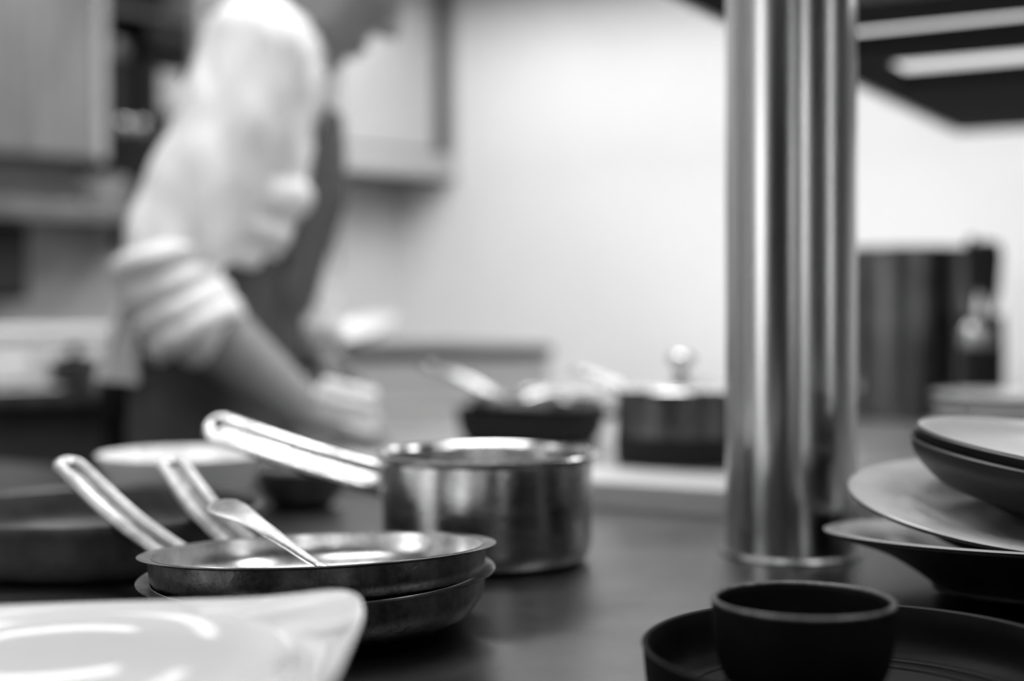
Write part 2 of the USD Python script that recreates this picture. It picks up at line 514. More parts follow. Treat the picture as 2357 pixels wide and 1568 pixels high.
# ------------------------------------------------------------------ the pass: saucepan, pans, spoon
def pan_shell(R, H, rb, th=0.0018, lip=0.006, n=128):
    out = prof([(rb, 0), (rb + (R - rb) * 0.40, H * 0.14), (rb + (R - rb) * 0.72, H * 0.50), (R - lip, H * 0.93)], 14)
    inn = [(r - th, z + th * 0.7) for r, z in out]
    rim = [(R - lip * 0.35, H * 0.97), (R, H * 0.985), (R, H), (R - lip * 0.4, H * 1.0), (R - lip - th, H * 0.965)]
    return lathe([(0, 0)] + out + rim + inn[::-1] + [(0, th * 1.2)], n)


def channel_handle(path, w0, w1, rod=0.0032, flat=(0, 0, 1), split=False):
    """A pressed steel handle: a web with two rolled edges that close in a loop at the far end."""
    p = spline(path, 26)
    t = np.gradient(p, axis=0)
    t /= np.linalg.norm(t, axis=1, keepdims=True)
    sd = np.cross(t, np.asarray(flat, float))
    sd /= np.linalg.norm(sd, axis=1, keepdims=True)
    up_ = np.cross(sd, t)
    k = np.linspace(0, 1, len(p))
    hw = (w0 + (w1 - w0) * k ** 0.8)[:, None] / 2
    L, R_ = p - sd * hw, p + sd * hw
    a = np.linspace(-np.pi / 2, np.pi / 2, 13)[1:-1]
    end = p[-1] + t[-1] * 0.9 * w1 / 2 * np.cos(a)[:, None] + sd[-1] * w1 / 2 * np.sin(a)[:, None]
    loop = np.vstack([L, end, R_[::-1]])
    loop = loop + np.array([0, 0, 0])
    rods = tube(loop, rod, 10, up=np.vstack([up_, np.repeat(up_[-1:], len(end), 0), up_[::-1]]))
    sec = np.array([(-1, -0.5), (1, -0.5), (1, 0.5), (-1, 0.5)])
    web = sweep(p - up_ * rod * 0.75, sec, up_, np.stack([hw[:, 0], np.full(len(p), rod * 0.7)], 1))
    return (rods, web) if split else cat_(rods, web)


# two nested frying pans
PANC = P(735, 0, 0.83)
def pan_handle(az, R, z0, tip_r, tip_z, w0=0.021, w1=0.017):
    c, s = math.cos(az), math.sin(az)
    pts = [(0.0965 * c, 0.0965 * s, z0 - 0.001), (0.104 * c, 0.104 * s, z0 + 0.003), (0.118 * c, 0.118 * s, z0 + 0.008),
           ((0.12 + tip_r) / 2 * c, (0.12 + tip_r) / 2 * s, z0 + (tip_z - z0) * 0.50), (tip_r * c, tip_r * s, tip_z)]
    return channel_handle(pts, w0, w1, 0.0040, split=True)


def make_pan(name, label, z, tilt, az, tip_r, tip_z, dx=0.0, dy=0.0):
    t = thing(name, label, 'frying pan', (PANC[0] + dx, PANC[1] + dy, z), 0, tilt, None)
    part('pan_body', pan_shell(0.1035, 0.0292, 0.076), M['steel_dull'], t)
    part('cooking_surface', lathe([(0, 0.0022)] + [(r - 0.0021, z_ + 0.0017) for r, z_ in prof([(0.076, 0), (0.087, 0.0041), (0.0958, 0.0146), (0.0975, 0.0271)], 14)] +
                                  [(r - 0.0019, z_ + 0.0013) for r, z_ in prof([(0.076, 0), (0.087, 0.0041), (0.0958, 0.0146), (0.0975, 0.0271)], 14)][::-1] + [(0, 0.0018)], 128), M['steel_in'], t, label='polished inside of the pan')
    rods, web = pan_handle(az, 0.1, 0.015, tip_r, tip_z)
    h = part('handle', rods, M['satin'], t)
    part('handle_web', web, M['steel_dull'], h, label='channel floor of the handle, coloured dark for its dark reflection')  # web coloured darker than the rods, standing in for its dark reflection
    return t


make_pan('frying_pan', 'lower of the two nested steel frying pans, pressed under the other one', TABLE + 0.0020, ((0, 1, 0), -1.5), math.radians(141), 0.245, 0.078)
make_pan('frying_pan', 'upper of the two nested steel frying pans, with a spoon in it', TABLE + 0.0160, ((-0.90, -0.42, 0), 4.2), math.radians(123), 0.245, 0.072, 0.0006, -0.0012)

# spoon lying in the upper pan
def spoon_mesh():
    a, b = P(492, 1150, 0.880), P(746, 1310, 0.800)
    d = (b - a) / np.linalg.norm(b - a)
    L = np.linalg.norm(b - a)
    pts = [a + np.array([0, 0, -0.002]), a + d * 0.25 * L + np.array([0, 0, 0.001]), a + d * 0.55 * L + np.array([0, 0, 0.0015]), a + d * 0.85 * L, b, b + d * 0.02 + np.array([0, 0, -0.001]), b + d * 0.040 + np.array([0, 0, 0.004])]
    p = spline(pts, 60)
    k = np.linspace(0, 1, 60)
    w = np.interp(k, [0, .015, .05, .12, .25, .42, .60, .68, .76, .85, .93, .975, 1], [.003, .0075, .0108, .0105, .0062, .0034, .0026, .004, .012, .0155, .0125, .007, .001])
    h = np.interp(k, [0, .3, .5, .66, .75, 1], [.0011, .0013, .0018, .0018, .0011, .0009])
    up = np.array([0.30, -0.62, 0.72])
    return sweep(p, circle(1, 16), up, np.stack([w, h], 1)), p


sm, spath = spoon_mesh()
nz = np.argmin(np.abs(np.linspace(0, 1, 60) - 0.66))
single('spoon', sm, M['satin'], 'steel spoon resting handle up in the upper frying pan', 'spoon')

# saucepan
SC = P(1122, 0, 1.05)
t = thing('saucepan', 'brushed steel saucepan standing behind the frying pans', 'saucepan', (SC[0], SC[1], TABLE))
outer = [(0.066, 0), (0.0705, 0.0016), (0.0745, 0.0060), (0.0768, 0.014), (0.0772, 0.070), (0.0772, 0.0745), (0.0795, 0.0768), (0.0818, 0.0775), (0.0820, 0.0790), (0.0800, 0.0797)]
inner = [(0.0772, 0.0785), (0.0757, 0.0760), (0.0756, 0.014), (0.073, 0.006), (0.066, 0.003)]
part('pot_body', lathe([(0, 0)] + outer + inner + [(0, 0.003)], 160), M['brushed'], t)
part('rim', lathe([(0.0774, 0.0746), (0.0797, 0.0766), (0.0822, 0.0774), (0.0825, 0.0792), (0.0801, 0.0801), (0.0775, 0.0790), (0.0758, 0.0764), (0.0774, 0.0746)], 160), M['steel'], t)
hp0, hp1 = P(868, 1100, 1.062) - np.array([SC[0], SC[1], TABLE]), P(505, 985, 1.115) - np.array([SC[0], SC[1], TABLE])
mid_ = (hp0 + hp1) / 2 + np.array([0, 0, -0.0015])
part('handle', channel_handle([hp0 + np.array([0.012, -0.002, -0.003]), hp0, hp0 * 0.75 + hp1 * 0.25 + np.array([0, 0, -0.0012]), mid_, hp1], 0.021, 0.018, 0.0046, flat=(0.12, -0.80, 0.58)), M['steel'], t)
pl = blob([(hp0 + np.array([0.006, 0.0, z_]), 0.0045) for z_ in (-0.008, 0.010)])
part('handle_bracket', M2T(pl), M['steel'], t)

# dark baking dish, white bowl, small glazed bowl
BC = P(232, 0, 1.06)
t = thing('baking_dish', 'large round slate-grey stoneware dish behind the frying pan handles', 'dish', (BC[0], BC[1], TABLE))
part('dish_body', lathe([(0, 0)] + prof([(0.104, 0), (0.113, 0.003), (0.1175, 0.012), (0.1190, 0.028)], 12) + [(0.1200, 0.033), (0.1205, 0.037), (0.1195, 0.0395), (0.1165, 0.040), (0.1140, 0.038)] +
                     prof([(0.1125, 0.030), (0.110, 0.014), (0.098, 0.007)], 8) + [(0, 0.006)], 128), M['slate'], t)
part('inner_ring', lathe([(0.090, 0.0066), (0.090, 0.0078), (0.0915, 0.0086), (0.093, 0.0078), (0.093, 0.0066)], 96), M['slate'], t)

WB = P(421, 0, 1.25)
single_loc = thing('porcelain_bowl', 'white flared porcelain bowl standing behind the slate-grey dish', 'bowl', (WB[0], WB[1], TABLE))
part('bowl_body', lathe([(0, 0.002), (0.040, 0.002), (0.041, 0), (0.045, 0), (0.047, 0.004)] + prof([(0.052, 0.012), (0.063, 0.034), (0.0735, 0.0565)], 10) + [(0.0742, 0.0580), (0.0735, 0.0590), (0.0722, 0.0585)] +
                     prof([(0.0695, 0.053), (0.059, 0.032), (0.045, 0.012), (0.03, 0.0065)], 12) + [(0, 0.006)], 128), M['white_bowl'], single_loc)
SB = P(695, 0, 1.335)
t = thing('small_bowl', 'small dark grey glazed bowl between the white bowl and the saucepan', 'bowl', (SB[0], SB[1], TABLE))
part('bowl_body', lathe([(0, 0.001), (0.021, 0.001), (0.023, 0)] + prof([(0.026, 0.001), (0.036, 0.012), (0.0405, 0.024), (0.0425, 0.0365)], 12) + [(0.0425, 0.0385), (0.0410, 0.0390)] +
                     prof([(0.0395, 0.035), (0.036, 0.018), (0.024, 0.006)], 10) + [(0, 0.004)], 96), M['grey_glaze'], t)
part('rim_band', lathe([(0.0422, 0.0345), (0.0430, 0.0350), (0.0431, 0.0388), (0.0420, 0.0396), (0.0408, 0.0393), (0.0406, 0.0385), (0.0421, 0.0384)] + [(0.0422, 0.0345)], 96), M['grey_plate'], t, label='pale glazed rim')

# foreground white platter: a rounded square rim round a circular well, the far right corner pulled up
def platter_deform(v):
    r = np.hypot(v[:, 0], v[:, 1])
    th = np.arctan2(v[:, 1], v[:, 0])
    k = np.clip((r - 0.096) / 0.0162, 0, 1.08)
    n = 5.5
    rr = 0.1122 / (np.abs(np.cos(th)) ** n + np.abs(np.sin(th)) ** n) ** (1 / n)
    new = np.where(k > 0, 0.096 + k * (rr - 0.096), r)
    g = lambda c, w: np.exp(-(np.angle(np.exp(1j * (th - math.radians(c)))) / math.radians(w)) ** 2)
    lift = (0.0050 * g(43, 12) + 0.002 * g(0, 40) + 0.006 * g(-135, 20) + 0.006 * g(-45, 20)) * k ** 1.5
    lift = lift - 0.0035 * np.clip(k, 0, 1) * (1 - np.clip(k, 0, 1)) * 2 * (g(62, 9) + g(30, 8))
    v = v.copy()
    q = new / np.maximum(r, 1e-9)
    v[:, 0] *= q
    v[:, 1] *= q
    v[:, 2] += lift
    return v


t = thing('white_platter', 'glossy white square platter with a pulled-up corner, nearest the camera', 'platter', (-0.170, 0.513, TABLE + 0.0018), 0, ((0, 1, 0), -1.5))
rs = np.linspace(0.1095, 0.0, 110)
sl = np.interp(rs, [0, 0.030, 0.050, 0.074, 0.083, 0.102, 0.106, 0.1095], [0, 5, 14, 38, 41, 10, 3, 1])
zs = 0.0545 - np.concatenate([[0], np.cumsum(np.tan(np.radians((sl[1:] + sl[:-1]) / 2)) * -np.diff(rs))])
FLZ = float(zs[-1])
pf = [(0, 0.003), (0.052, 0.003), (0.054, 0.0), (0.058, 0.0)] + prof([(0.066, 0.006), (0.084, 0.026), (0.097, 0.0440), (0.104, 0.0492), (0.1112, 0.0512)], 36) + \
     [(0.1122, 0.0522), (0.1122, 0.0534), (0.1115, 0.0543)] + list(zip(rs, zs))
part('platter_body', lathe(pf, 240, platter_deform), M['white'], t, smooth=60)

# dark tray and ramekin, right foreground
TC = P(1980, 0, 0.65)
t = thing('black_tray', 'round black tray with a raised wall under the small black bowl', 'tray', (TC[0], TC[1], TABLE))
part('tray_body', lathe([(0, 0)] + prof([(0.090, 0), (0.0955, 0.003), (0.0975, 0.012), (0.0990, 0.0285)], 10) + [(0.0996, 0.0300), (0.0985, 0.0308), (0.0972, 0.0300)] +
                     prof([(0.0958, 0.026), (0.0940, 0.012), (0.088, 0.0055)], 8) + [(0, 0.005)], 160), M['black'], t)
for r in (0.079, 0.066):
    part('ring_line', lathe([(r, 0.0048), (r, 0.0062), (r + 0.0007, 0.0066), (r + 0.0014, 0.0062), (r + 0.0014, 0.0048)], 128), M['black'], t)
RC = P(1849, 0, 0.65)
t = thing('black_ramekin', 'small black bowl with a worn grey rim, standing in the black tray', 'bowl', (RC[0], RC[1], TABLE + 0.0068))
part('bowl_body', lathe([(0, 0.001), (0.020, 0.001), (0.022, 0)] + prof([(0.026, 0.0005), (0.036, 0.010), (0.0405, 0.026), (0.0416, 0.0435)], 14) + [(0.0412, 0.0446), (0.0395, 0.0446)] +
                     prof([(0.0388, 0.042), (0.0375, 0.026), (0.032, 0.010), (0.022, 0.0045)], 14) + [(0, 0.0035)], 128), M['black'], t)
part('inner_glaze', lathe([(r - 0.0002, z_ + 0.0002) for r, z_ in prof([(0.0388, 0.042), (0.0375, 0.026), (0.032, 0.010), (0.022, 0.0045)], 14)] + [(0, 0.0038)], 96), M['wet_black'], t, label='glossy black inside')
part('rim_band', lathe([(0.0393, 0.0440), (0.0417, 0.0436), (0.0419, 0.0446), (0.0408, 0.0456), (0.0396, 0.0452), (0.0391, 0.0444)] + [(0.0393, 0.0440)], 128), M['black_rim'], t, label='worn grey rim')

# stacked tableware, right
def plate_prof(R, H, foot, th=0.0045):
    o = prof([(foot, 0.0), (foot + 0.004, 0.006), (R * 0.74, H * 0.62), (R, H - th * 0.6)], 16)
    i = prof([(R * 0.985, H), (R * 0.74, H * 0.62 + th * 1.1), (foot * 0.95, 0.0105 + th * 0.2), (foot * 0.5, 0.009)], 18)
    return [(0, 0.003), (foot - 0.006, 0.003), (foot - 0.004, 0.0)] + o + [(R + 0.001, H - 0.001)] + i + [(0, 0.009)]


def two_tone(t, name, profile, n_under, outer, inner, seg=160):
    """Tableware with a dark outside and a pale glazed inside: the glaze is a thin skin over the body."""
    part(name, lathe(profile, seg), M[outer], t)
    top = profile[n_under:]
    part('inner_glaze', lathe([(r - 0.0001, z_ + 0.0005) for r, z_ in top[:-1]] + [(0, top[-1][1] + 0.0005)], seg), M[inner], t, label='pale glazed inside')


def bowl_prof(R, H, foot, th=0.0035):
    o = prof([(foot, 0.002), (foot + 0.022, 0.012), (R * 0.80, H * 0.42), (R * 0.955, H * 0.74), (R, H)], 20)
    i = prof([(R - th * 0.9, H - 0.0006), (R * 0.94 - th, H * 0.74), (R * 0.79 - th, H * 0.42 + th), (foot + 0.018, 0.012 + th), (foot * 0.5, 0.007)], 20)
    return [(0, 0.002), (foot - 0.005, 0.002), (foot - 0.004, 0), (foot, 0)] + o + [(R - th * 0.4, H + 0.0012)] + i + [(0, 0.006)]


S0 = P(2420, 0, 0.90)
t = thing('pasta_plate', 'wide deep plate, dark outside, at the bottom of the stack on the right', 'plate', (S0[0], S0[1], TABLE + 0.0052), 0, ((-1, 0.25, 0), 4.1))
two_tone(t, 'plate_body', plate_prof(0.140, 0.036, 0.072), 19, 'dark_under', 'grey_plate')
S1 = P(2376, 0, 0.905)
t = thing('flat_plate', 'tilted wide grey plate between the deep plate and the two bowls', 'plate', (S1[0], S1[1], TABLE + 0.0405), 0, ((8, 2.5, 0), 8.4))
two_tone(t, 'plate_body', plate_prof(0.115, 0.022, 0.066), 19, 'dark_under', 'grey_plate')
for k, (lab, px, dz) in enumerate((('black-sided bowl stacked under the pale bowl on the right', 2486, 0.0), ('pale-lined bowl at the top of the stack on the right', 2500, 0.0065))):
    c = P(px, 0, 0.90)
    t = thing('coupe_bowl', lab, 'bowl', (c[0], c[1], TABLE + 0.0465 + dz), 0, ((0.65, 1, 0), 7.5))
    R, H = 0.110, 0.043
    two_tone(t, 'bowl_body', bowl_prof(R, H, 0.044), 24, 'dark_under', 'pale_glaze' if k else 'slate')

# ------------------------------------------------------------------ the chef
CB = P(470, 0, 1.88)
chef = thing('person', 'chef in a white rolled-sleeve shirt and grey apron leaning over the stove', 'person', (CB[0], CB[1], 0))
CO = np.array([CB[0], CB[1], 0.0])


def Q(px, py, y):
    return P(px, py, y) - CO


# head frame: looking to the right and down
hc_ = Q(764, -66, 1.90)
th_ = math.radians(35)
hf, hu, hl = np.array([math.cos(th_), -0.10, -math.sin(th_)]), np.array([math.sin(th_), 0.0, math.cos(th_)]), np.array([0, 1.0, 0])
hf /= np.linalg.norm(hf)
H_ = lambda f, l, u: hc_ + hf * f + hl * l + hu * u
body = []
body.append(blob([(H_(-0.020, 0, 0.030), 0.092), (H_(0.020, 0, 0.035), 0.080), (H_(0.045, 0.025, 0.00), 0.050), (H_(0.045, -0.025, 0.0), 0.050)], 28))
body.append(blob([(H_(0.045, 0.022, 0.0), 0.052), (H_(0.045, -0.022, 0.0), 0.052), (H_(0.062, 0, -0.100), 0.020), (H_(0.040, 0.035, -0.075), 0.022), (H_(0.040, -0.035, -0.075), 0.022), (H_(-0.02, 0.045, -0.05), 0.02), (H_(-0.02, -0.045, -0.05), 0.02)], 24))
body.append(blob([(H_(0.092, 0, 0.020), 0.008), (H_(0.116, 0, -0.022), 0.009), (H_(0.098, 0.014, -0.028), 0.008), (H_(0.098, -0.014, -0.028), 0.008)], 14))      # nose
body.append(blob([(H_(0.083, 0.020, -0.062), 0.007), (H_(0.092, 0, -0.060), 0.009), (H_(0.083, -0.020, -0.062), 0.007)], 12))      # lips
body.append(blob([(H_(0.084, 0.016, -0.073), 0.007), (H_(0.089, 0, -0.073), 0.009), (H_(0.084, -0.016, -0.073), 0.007)], 12))
for sd in (-1, 1):
    body.append(blob([(H_(0.082, sd * 0.018, 0.020), 0.010), (H_(0.076, sd * 0.046, 0.018), 0.008)], 12))       # brow
    body.append(blob([(H_(-0.008, sd * 0.078, 0.018), 0.008), (H_(-0.020, sd * 0.084, 0.010), 0.010), (H_(-0.010, sd * 0.079, -0.026), 0.007)], 12))     # ear
neck = Q(640, 60, 1.90)
body += hull_limb([(H_(-0.015, 0, -0.045), 0.056), (neck, 0.060), (neck + np.array([-0.03, 0, -0.08]), 0.075)])

shN, elN, wrN = Q(592, 128, 1.735), Q(364, 655, 1.660), Q(692, 938, 1.700)
shF, elF, wrF = Q(690, 135, 2.070), Q(655, 600, 2.110), Q(722, 818, 2.000)
chest, waist, hipc = Q(572, 290, 1.90), Q(528, 640, 1.90), Q(455, 930, 1.90)
dy = np.array([0, 0.085, 0])
body += [blob([(chest + dy, 0.072), (chest - dy, 0.072), (waist + dy * 0.8, 0.088), (waist - dy * 0.8, 0.088), (shN + np.array([.01, .03, -.02]), 0.05), (shF + np.array([0, -.03, -.02]), 0.05)], 24),
         blob([(waist + dy * 0.8, 0.088), (waist - dy * 0.8, 0.088), (hipc + dy, 0.092), (hipc - dy, 0.092)], 24)]
body += hull_limb([(shN, 0.052), (elN, 0.041), (elN * 0.6 + wrN * 0.4, 0.043), (wrN, 0.0275)])
body += hull_limb([(shF, 0.052), (elF, 0.041), (elF * 0.6 + wrF * 0.4, 0.043), (wrF, 0.0275)])
feet = {}
for sd in (-1, 1):
    hp = hipc + np.array([0.0, sd * 0.085, -0.04])
    kn = np.array([hp[0] + 0.015, hp[1] + sd * 0.015, 0.50])
    an = np.array([hp[0] - 0.035, hp[1] + sd * 0.02, 0.095])
    feet[sd] = (hp, kn, an)
    body += hull_limb([(hp, 0.085), (kn, 0.055), (kn * 0.65 + an * 0.35 + np.array([-.012, 0, 0]), 0.052), (an, 0.036)])


def hand(w, d, n, curl, k=1.0, mirror=1):
    """Palm and five fingers. w wrist, d pointing direction, n palm-facing normal; thumb on the side n x d (times mirror)."""
    d = d / np.linalg.norm(d)
    n = n - d * np.dot(n, d)
    n /= np.linalg.norm(n)
    s = np.cross(n, d) * mirror
    A = lambda a, b, c: w + (d * a + s * b + n * c) * k
    out = [blob([(A(0.0, 0.010, 0), 0.017 * k), (A(0.0, -0.010, 0), 0.017 * k), (A(0.085, 0.032, 0), 0.0105 * k), (A(0.085, 0.010, -0.003), 0.0115 * k), (A(0.083, -0.012, -0.002), 0.011 * k), (A(0.076, -0.031, 0.002), 0.010 * k)], 16)]
    for b0, ln, r, sp in ((0.030, 0.072, 0.0090, 0.10), (0.010, 0.080, 0.0092, 0.02), (-0.011, 0.074, 0.0088, -0.06), (-0.030, 0.058, 0.0078, -0.15)):
        p = A(0.083 - abs(b0) * 0.12, b0, 0)
        ang = 0.0
        chain = [(p, r * k * 1.05)]
        for j, f in enumerate((0.45, 0.32, 0.23)):
            ang += curl[j]
            dd = d * math.cos(ang) + n * math.sin(ang) + s * sp * math.cos(ang)
            p = p + dd / np.linalg.norm(dd) * ln * f * k
            chain.append((p, r * k * (0.95 - 0.09 * j)))
        out += hull_limb(chain, 14)
    p = A(0.022, 0.020, 0.006)
    chain = [(p, 0.0135 * k)]
    for dv, ln, r in (((0.62, 0.62, 0.45), 0.040, 0.0105), ((0.86, 0.25, 0.42), 0.030, 0.0095), ((0.90, 0.05, 0.40), 0.024, 0.0082)):
        v = np.array(dv) / np.linalg.norm(dv)
        p = p + (d * v[0] + s * v[1] + n * v[2]) * ln * k
        chain.append((p, r * k))
    return out + hull_limb(chain, 14)


hdN = np.array([0.80, 0.30, -0.30])
body += hand(wrN, hdN, np.array([-0.2, 0.25, -0.9]), (0.35, 0.55, 0.45), 0.98, -1)
hdF = np.array([0.72, -0.22, -0.55])
body += hand(wrF, hdF, np.array([-0.3, -0.5, -0.8]), (0.4, 0.6, 0.5), 0.98, 1)
bm = smoothed(union(body), 0.009, 6)
part('body', bm, M['skin'], chef, smooth=True)
for sd in (-1, 1):
    e = trimesh.creation.icosphere(3, 0.0115)
    e.apply_translation(H_(0.079, sd * 0.031, 0.004))
    part('eye', e, M['white_bowl'], chef, smooth=True)
hair = union([blob([(H_(-0.026, 0, 0.034), 0.097), (H_(0.015, 0, 0.050), 0.084), (H_(-0.045, 0, -0.010), 0.082)], 28)]) - blob([(H_(0.14, 0.06, 0.02), 0.075), (H_(0.14, -0.06, 0.02), 0.075), (H_(0.13, 0.0, -0.12), 0.10), (H_(0.05, 0.07, -0.10), 0.06), (H_(0.05, -0.07, -0.10), 0.06)], 20)
hm = smoothed(hair, 0.008, 4)
part('hair', hm, M['hair'], chef, smooth=True)


def cloth_folds(me, amp, freq, seed, stretch=(1, 1, 1)):
    n = me.vertex_normals
    v = np.array(me.vertices)
    f = meshkit.fbm(v * np.array(stretch) * freq, 3, seed) - 0.5
    me.vertices = v + n * (f * 2 * amp)[:, None]
    return me


# shirt: torso, sleeves down past the elbow, rolled cuffs
mN = elN * 0.42 + wrN * 0.58
mF = elF * 0.50 + wrF * 0.50
shirt = [blob([(chest + dy, 0.080), (chest - dy, 0.080), (waist + dy * 0.8, 0.098), (waist - dy * 0.8, 0.098), (shN + np.array([.01, .03, -.02]), 0.060), (shF + np.array([0, -.03, -.02]), 0.060)], 24),
         blob([(waist + dy * 0.8, 0.098), (waist - dy * 0.8, 0.098), (hipc + dy * .9 + np.array([.02, 0, .06]), 0.096), (hipc - dy * .9 + np.array([.02, 0, .06]), 0.096)], 24),
         blob([(neck + np.array([-.01, 0, -.035]), 0.068), (shN, 0.066), (shF, 0.066), (chest, 0.08)], 24)]
shirt += hull_limb([(shN, 0.070), (shN * 0.45 + elN * 0.55, 0.064), (shN * 0.15 + elN * 0.85, 0.062), (elN, 0.050)])
shirt += hull_limb([(elN, 0.052), (elN * 0.68 + wrN * 0.32, 0.050)])
shirt += hull_limb([(shF, 0.066), (elF, 0.056), (elF * 0.25 + wrF * 0.75, 0.046)])
# loose folds hanging under the upper arm
for (a, b, r0, r1) in ((Q(520, 500, 1.70), Q(640, 540, 1.76), 0.020, 0.016), (Q(500, 440, 1.70), Q(665, 455, 1.77), 0.030, 0.026), (Q(470, 560, 1.68), Q(580, 590, 1.74), 0.018, 0.014), (Q(690, 300, 1.80), Q(700, 345, 1.80), 0.016, 0.014)):
    shirt += hull_limb([(a, r0), (b, r1)], 16)
sm_ = smoothed(union(shirt), 0.012, 10)
sm_ = cloth_folds(sm_, 0.016, 13.0, 3, (1.5, 0.8, 0.5))
part('shirt', sm_, M['cloth'], chef, smooth=True)
ax = (wrN - elN) / np.linalg.norm(wrN - elN)


def torus_at(c, axis, R, r, flat=1.0, seed=0):
    m = lathe([(R + r * math.cos(a), r * flat * math.sin(a)) for a in np.linspace(0, 2 * np.pi, 17)], 48)
    T = trimesh.geometry.align_vectors((0, 0, 1), axis)
    m.apply_transform(T)
    m.apply_translation(c)
    return cloth_folds(m, 0.005, 28.0, seed)


for k, (px, py, R, r) in enumerate(((374, 598, 0.046, 0.016), (396, 662, 0.043, 0.016), (424, 715, 0.046, 0.015), (448, 758, 0.050, 0.012))):
    part('rolled_cuff', torus_at(Q(px, py, 1.66), np.array([0.36 + 0.06 * k, 0.05, -0.92]), R, r, 1.15, 20 + k), M['cloth'], chef, smooth=True)
axF = (wrF - elF) / np.linalg.norm(wrF - elF)
for k, (f, R, r) in enumerate(((0.50, 0.047, 0.014), (0.68, 0.043, 0.014), (0.86, 0.038, 0.014))):
    part('rolled_cuff', torus_at(elF * (1 - f) + wrF * f, axF, R, r, 1.2, 40 + k), M['cloth'], chef, smooth=True)
co = torus_at(neck + np.array([0.005, 0, -0.012]), np.array([0.35, 0, 1.0]), 0.066, 0.011, 2.0, 51)
part('collar', co, M['cloth'], chef, smooth=True)

# apron: bib over the chest and a skirt round the hips, open at the back
fw = np.array([1.0, 0.0, 0.0])
skirt = blob([(waist + dy * 0.8, 0.108), (waist - dy * 0.8, 0.108), (hipc + dy, 0.112), (hipc - dy, 0.112)], 28) + \
    blob([(hipc + dy, 0.112), (hipc - dy, 0.112), (hipc + dy * 1.05 + np.array([0.01, 0, -0.40]), 0.125), (hipc - dy * 1.05 + np.array([0.01, 0, -0.40]), 0.125)], 28)
bib = blob([(chest + dy * .5 + np.array([0.030, 0, 0.02]), 0.094), (chest - dy * .7 + np.array([0.030, 0, 0.02]), 0.094), (waist + dy * 0.8 + np.array([.012, 0, 0]), 0.102), (waist - dy * 0.8 + np.array([.012, 0, 0]), 0.104), (Q(722, 450, 1.86), 0.040)], 28)
bx_ = lambda c, sz: m3.Manifold.cube(tuple(sz), True).translate(tuple(c))
skirt = skirt ^ bx_((hipc[0] + 0.355, hipc[1], 0.75), (0.80, 0.8, 1.9)).rotate((0, 0, 0))
cutb = m3.Manifold.cube((0.5, 0.8, 1.2), True).rotate((0, 12, 0)).translate((chest[0] + 0.235, chest[1], 1.306 - 0.60))
ap = smoothed((skirt + (bib ^ cutb)), 0.012, 6)
ap = cloth_folds(ap, 0.008, 9.0, 77, (1, 1, 0.5))
part('apron', ap, M['apron'], chef, smooth=True)
st = spline([chest + np.array([0.10, -0.05, 0.07]), chest + np.array([0.095, -0.070, 0.12]), neck + np.array([0.055, -0.062, -0.035]), neck + np.array([0.0, -0.085, 0.005]), neck + np.array([-0.07, -0.05, 0.02]), neck + np.array([-0.085, 0, 0.022])], 40)
part('neck_strap', sweep(st, np.array([(-1, -.5), (1, -.5), (1, .5), (-1, .5)]), st - (neck + np.array([-.0, 0, -.1])), np.tile([[0.013, 0.003]], (40, 1))), M['apron'], chef)
tr = [blob([(waist + dy * 0.8 - np.array([0, 0, .03]), 0.100), (waist - dy * 0.8 - np.array([0, 0, .03]), 0.100), (hipc + dy, 0.106), (hipc - dy, 0.106)], 24)]
for sd in (-1, 1):
    hp, kn, an = feet[sd]
    tr += hull_limb([(hp, 0.100), (kn, 0.072), (kn * 0.5 + an * 0.5, 0.068), (an + np.array([0, 0, 0.01]), 0.062)])
trm = union(tr) ^ bx_((hipc[0], hipc[1], 0.56), (1.2, 1.2, 0.98))
tm = cloth_folds(smoothed(trm, 0.016, 6), 0.006, 12, 5)
part('trousers', tm, M['trousers'], chef, smooth=True)
for sd in (-1, 1):
    an = feet[sd][2]
    sh_ = blob([(an + np.array([-0.03, 0, -0.055]), 0.040), (an + np.array([0.02, 0, -0.02]), 0.045), (an + np.array([0.12, 0, -0.058]), 0.036), (an + np.array([0.17, 0, -0.066]), 0.028)], 20) ^ bx_(an + np.array([0, 0, 0.10 - 0.095]), (0.8, 0.4, 0.20))
    part('shoe', smoothed(sh_, 0.012, 3), M['rubber'], chef, smooth=True)

# white side towel hanging from the apron strings at the back
tp = spline([Q(318, 660, 1.70), Q(296, 720, 1.69), Q(278, 800, 1.685), Q(268, 880, 1.68)], 24)
zz = np.linspace(0, 1, 40)
sec = np.concatenate([np.stack([zz * 2 - 1, 0.5 + 0.55 * np.sin(zz * 17)], 1), np.stack([1 - zz * 2, -0.5 + 0.55 * np.sin((1 - zz) * 17)], 1)])
kk = np.linspace(0, 1, 24)
tw = sweep(tp, sec, np.array([0.25, -1, 0]), np.stack([0.013 + 0.013 * kk ** 1.5, np.full(24, 0.006)], 1))
tw.apply_translation(CO)
single('side_towel', tw, M['cloth'], 'white cotton towel hanging from the back of the chef apron', 'towel', smooth=60)

# folded white cloth under the chef's near hand
ct = []
for k in range(4):
    z = 0.006 + k * 0.0135
    m = rbox(0.092 - 0.008 * k, 0.060 - 0.006 * (k % 2), 0.0125, 0.0042, 8, (0.003 * (k % 2), 0, z))
    m = m.subdivide_to_size(0.012)
    ct.append(m)
fc = cloth_folds(cat_(*ct), 0.002, 30, 9)
fp = P(778, 982, 1.715)
fc.apply_transform(trimesh.transformations.rotation_matrix(math.radians(14), (0, 1, 0)))
fc = yawed(fc, 0.1, fp)
single('folded_cloth', fc, M['cloth'], 'folded white cloth held in the chef near hand', 'cloth', smooth=True)

